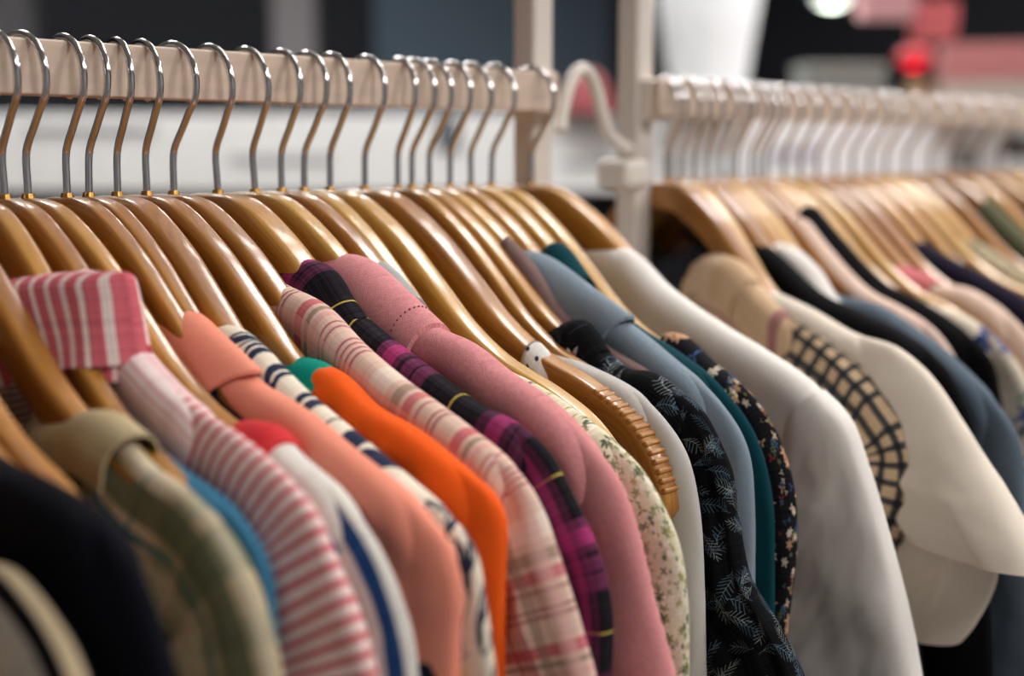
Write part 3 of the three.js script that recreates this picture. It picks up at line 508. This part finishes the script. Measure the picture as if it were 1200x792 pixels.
// ------------------------------------------------------------------ behind the racks
{
  const U = thing('display_shelf', 'long white display shelf with dark panels under its deep front board', 'shelf');
  U.position.set(2.337, 0, -2.235); U.rotation.y = Math.atan2(-0.7226, 0.6913);
  const w = paintM(0xeceff1, 0.7), dk = paintM(0x16181f, 0.8);
  part('front_board', box(5.2, 0.19, 0.03, 0.004).translate(0, 1.497, 0), w, U);
  part('top_board', box(5.2, 0.025, 0.5, 0.004).translate(0, 1.58, -0.265), w, U);
  part('back_panel', box(5.2, 1.4, 0.02, 0.003).translate(0, 0.70, -0.45), dk, U);
  for (const x of [-2.58, -1.3, 0, 1.3, 2.58]) part('upright', box(0.04, 1.4, 0.42, 0.004).translate(x, 0.70, -0.23), dk, U);
  part('base', box(5.2, 0.12, 0.5, 0.004).translate(0, 0.06, -0.25), dk, U);
  const S = 3.2 / 1500, lab = (px, py, ww, hh, c, name) => part(name || 'price_label', box(ww * S, hh * S, 0.006, 0.002).translate((px - 600) * S, 1.5 - (py - 178) * S, 0.018), paintM(c, 0.8), U);
  lab(110, 152, 150, 7, 0x9a9c9f); lab(525, 158, 26, 40, 0x5d646b); lab(330, 185, 120, 6, 0xa9abad); lab(845, 214, 20, 12, 0x3b6a4c); lab(930, 180, 60, 10, 0xa49fb6); lab(1192, 172, 40, 22, 0x1a1c20); lab(1130, 185, 30, 26, 0x8a8d86); lab(690, 192, 70, 5, 0xa9abad);
}
const at = (p) => new THREE.Vector3(...p);
{ // white dress form standing on the shelf
  const t = thing('dress_form', 'plain white dress form torso standing on the display shelf', 'mannequin'); t.position.set(2.63, 1.5925, -1.855); t.scale.setScalar(1.3);
  const prof = [[0, 0], [0.085, 0], [0.09, 0.02], [0.085, 0.06], [0.098, 0.14], [0.112, 0.22], [0.105, 0.28], [0.06, 0.33], [0.036, 0.345], [0.034, 0.40], [0, 0.405]].map(([r, y]) => new THREE.Vector2(r, y));
  part('torso', new THREE.LatheGeometry(prof, 32).scale(1.05, 1, 0.75), paintM(0xe6edf2, 0.6), t);
  part('neck_cap', new THREE.CylinderGeometry(0.034, 0.034, 0.012, 24).translate(0, 0.408, 0), paintM(0x9a9a98), t);
}
{ // red cap
  const t = thing('cap', 'dusty red cap lying on the display shelf between the rack posts', 'cap'); t.position.set(2.44, 1.5925, -2.08);
  part('crown', new THREE.SphereGeometry(0.07, 24, 14, 0, 6.2832, 0, 1.57).scale(1, 1.55, 1), paintM(0x9c5055, 0.8), t);
  part('brim', new THREE.CylinderGeometry(0.06, 0.066, 0.008, 24).scale(1, 1, 0.7).translate(0, 0.006, 0.07), paintM(0x8c4348, 0.8), t);
}
{ // grey boxes
  const labels = ['grey lidded box lying under another on the display shelf', 'grey lidded box lying on top of another on the display shelf'];
  for (let i = 0; i < 2; i++) {
    const t = thing('storage_box', labels[i], 'box', 'grey boxes on the display shelf'); t.position.set(2.95, 1.5925 + i * 0.062, -1.68); t.rotation.y = -0.8 + i * 0.06;
    part('box_body', box(0.2, 0.05, 0.13, 0.003).translate(0, 0.025, 0), paintM(0x6f726f, 0.8), t);
    part('lid', box(0.206, 0.014, 0.136, 0.003).translate(0, 0.054, 0), paintM(0x8a8c86, 0.8), t);
  }
  const c = thing('cup', 'small tan cup beside the grey boxes', 'cup'); c.position.set(3.02, 1.5925, -1.50);
  part('cup_body', new THREE.LatheGeometry([[0, 0], [0.026, 0], [0.033, 0.08], [0.030, 0.08], [0.024, 0.006], [0, 0.006]].map(p => new THREE.Vector2(...p)), 28), paintM(0xb59a78, 0.6), c);
  part('handle', new THREE.TorusGeometry(0.02, 0.005, 8, 20).translate(0.036, 0.042, 0), paintM(0xb59a78, 0.6), c);
}
{ // patterned carton, red above and pale below
  const t = thing('patterned_carton', 'carton with red stripes over a pale speckled base', 'carton'); t.position.set(3.05, 1.5925, -1.34); t.rotation.y = -0.95;
  const map = canvasTex(256, 0.2, (g, S) => { g.fillStyle = css(0xa49e98); g.fillRect(0, 0, S, S); for (let i = 0; i < 10; i++) { g.fillStyle = css(i % 2 ? 0x9c1624 : 0xb04850); g.fillRect(i * 20, 0, 13, S); } threads(g, S); });
  const map2 = blotches(0.06, 256, 0x98938c, [[0x8a7a6c, 20, 2, 5], [0xc06a68, 10, 2, 4], [0xf0ece4, 20, 2, 5]]);
  part('carton_body', box(0.21, 0.075, 0.14, 0.003).translate(0, 0.0375, 0), new THREE.MeshStandardMaterial({ map: map2, roughness: 0.7 }), t);
  part('carton_lid', box(0.216, 0.085, 0.146, 0.003).translate(0, 0.118, 0), new THREE.MeshStandardMaterial({ map, roughness: 0.7 }), t);
  const u = thing('cream_carton', 'plain cream carton beside the red striped one', 'carton'); u.position.set(3.17, 1.5925, -1.19); u.rotation.y = -0.9;
  part('carton_body', box(0.13, 0.13, 0.1, 0.003).translate(0, 0.065, 0), paintM(0xc9c3a6, 0.8), u);
  part('carton_lid', box(0.134, 0.02, 0.104, 0.003).translate(0, 0.14, 0), paintM(0xc2bc9c, 0.8), u);
}
{ // small red lamp hung on a cord, and a pale pendant
  const y = 1.705, t = thing('red_lamp', 'small glowing red oval lamp hanging on a cord', 'lamp'); t.position.set(2.675, y, -1.34);
  part('lamp_shade', new THREE.SphereGeometry(0.04, 24, 16).scale(1, 0.62, 1), new THREE.MeshStandardMaterial({ color: 0x8c0618, emissive: 0xd8082c, emissiveIntensity: 0.35, roughness: 0.4 }), t);
  part('cord', new THREE.CylinderGeometry(0.002, 0.002, CEIL - y, 8).translate(0, (CEIL - y) / 2 + 0.02, 0), paintM(0x111111), t);
  const L = new THREE.PointLight(0xff2038, 0.02); L.position.set(0, -0.035, 0); L.castShadow = true; t.add(L);
  const p = thing('pendant_lamp', 'pale oval pendant lamp hanging over the display shelf', 'lamp'); p.position.set(3.111, 1.905, -1.8);
  part('lamp_shade', new THREE.SphereGeometry(0.05, 24, 16).scale(1, 0.5, 1), new THREE.MeshStandardMaterial({ color: 0xdfe8dc, emissive: 0xdfe8dc, emissiveIntensity: 0.5 }), p);
  part('cord', new THREE.CylinderGeometry(0.002, 0.002, CEIL - 1.905, 8).translate(0, (CEIL - 1.905) / 2 + 0.02, 0), paintM(0x111111), p);
  const Q = new THREE.PointLight(0xe8f2e4, 0.05); Q.position.set(0, -0.04, 0); Q.castShadow = true; p.add(Q);
}
{ // bags hung on the dark display wall
  const bag = (name, label, pos, s, hex) => {
    const t = thing(name, label, 'bag'); t.position.set(...pos); t.rotation.y = -0.8; const m = paintM(hex, 0.8);
    part('bag_body', box(s, s * 0.8, s * 0.35, s * 0.1).translate(0, s * 0.4, 0), m, t);
    part('flap', box(s * 0.98, s * 0.4, s * 0.06, s * 0.03).translate(0, s * 0.6, s * 0.19), m, t);
    part('strap', new THREE.TorusGeometry(s * 0.32, s * 0.03, 10, 28, Math.PI).translate(0, s * 0.78, 0), m, t);
  };
  const W = thing('wall_rail', 'thin black wall rail from which the rose and red bags hang', 'rail'); W.position.set(3.35, 2.02, -1.75); W.rotation.y = -0.8;
  part('bar', box(0.9, 0.02, 0.02, 0.004), paintM(0x15161a), W);
  for (const s of [-0.4, 0.4]) part('drop_rod', new THREE.CylinderGeometry(0.006, 0.006, CEIL - 2.02, 10).translate(s, (CEIL - 2.02) / 2, 0), paintM(0x15161a), W);
  bag('rose_bag', 'soft rose coloured handbag hanging from the black wall rail', [3.215, 1.85, -1.70], 0.15, 0xa07478);
  bag('red_bag', 'dull red handbag hanging beside the rose one', [3.33, 1.80, -1.62], 0.12, 0x9a4448);
}
{ // posters and panels on the back wall
  const put = (name, label, cat, x, y, w, h, hex, frame) => {
    const t = thing(name, label, cat); t.position.set(x, y, -5.19);
    part('panel', box(w, h, 0.012, 0.003), paintM(hex, 0.9), t);
    const f = []; for (const s of [-1, 1]) { f.push(box(w + 0.04, 0.02, 0.025, 0.004).translate(0, s * (h / 2 + 0.01), 0.004), box(0.02, h, 0.025, 0.004).translate(s * (w / 2 + 0.01), 0, 0.004)); }
    part('frame', mergeGeometries(f), paintM(frame), t);
  };
  put('wall_poster', 'light grey framed poster on the dark back wall', 'poster', 3.88, 2.13, 0.26, 0.5, 0x8a878c, 0x2a2c30);
  put('wall_poster', 'grey framed poster farther left on the dark back wall', 'poster', 2.45, 2.13, 0.2, 0.4, 0x55555a, 0x2a2c30);
  put('wall_panel', 'broad slate blue panel on the back wall', 'panel', 5.35, 1.9, 1.9, 2.0, 0x4c5c6a, 0x39434c);
}
renderer.render(scene, camera);
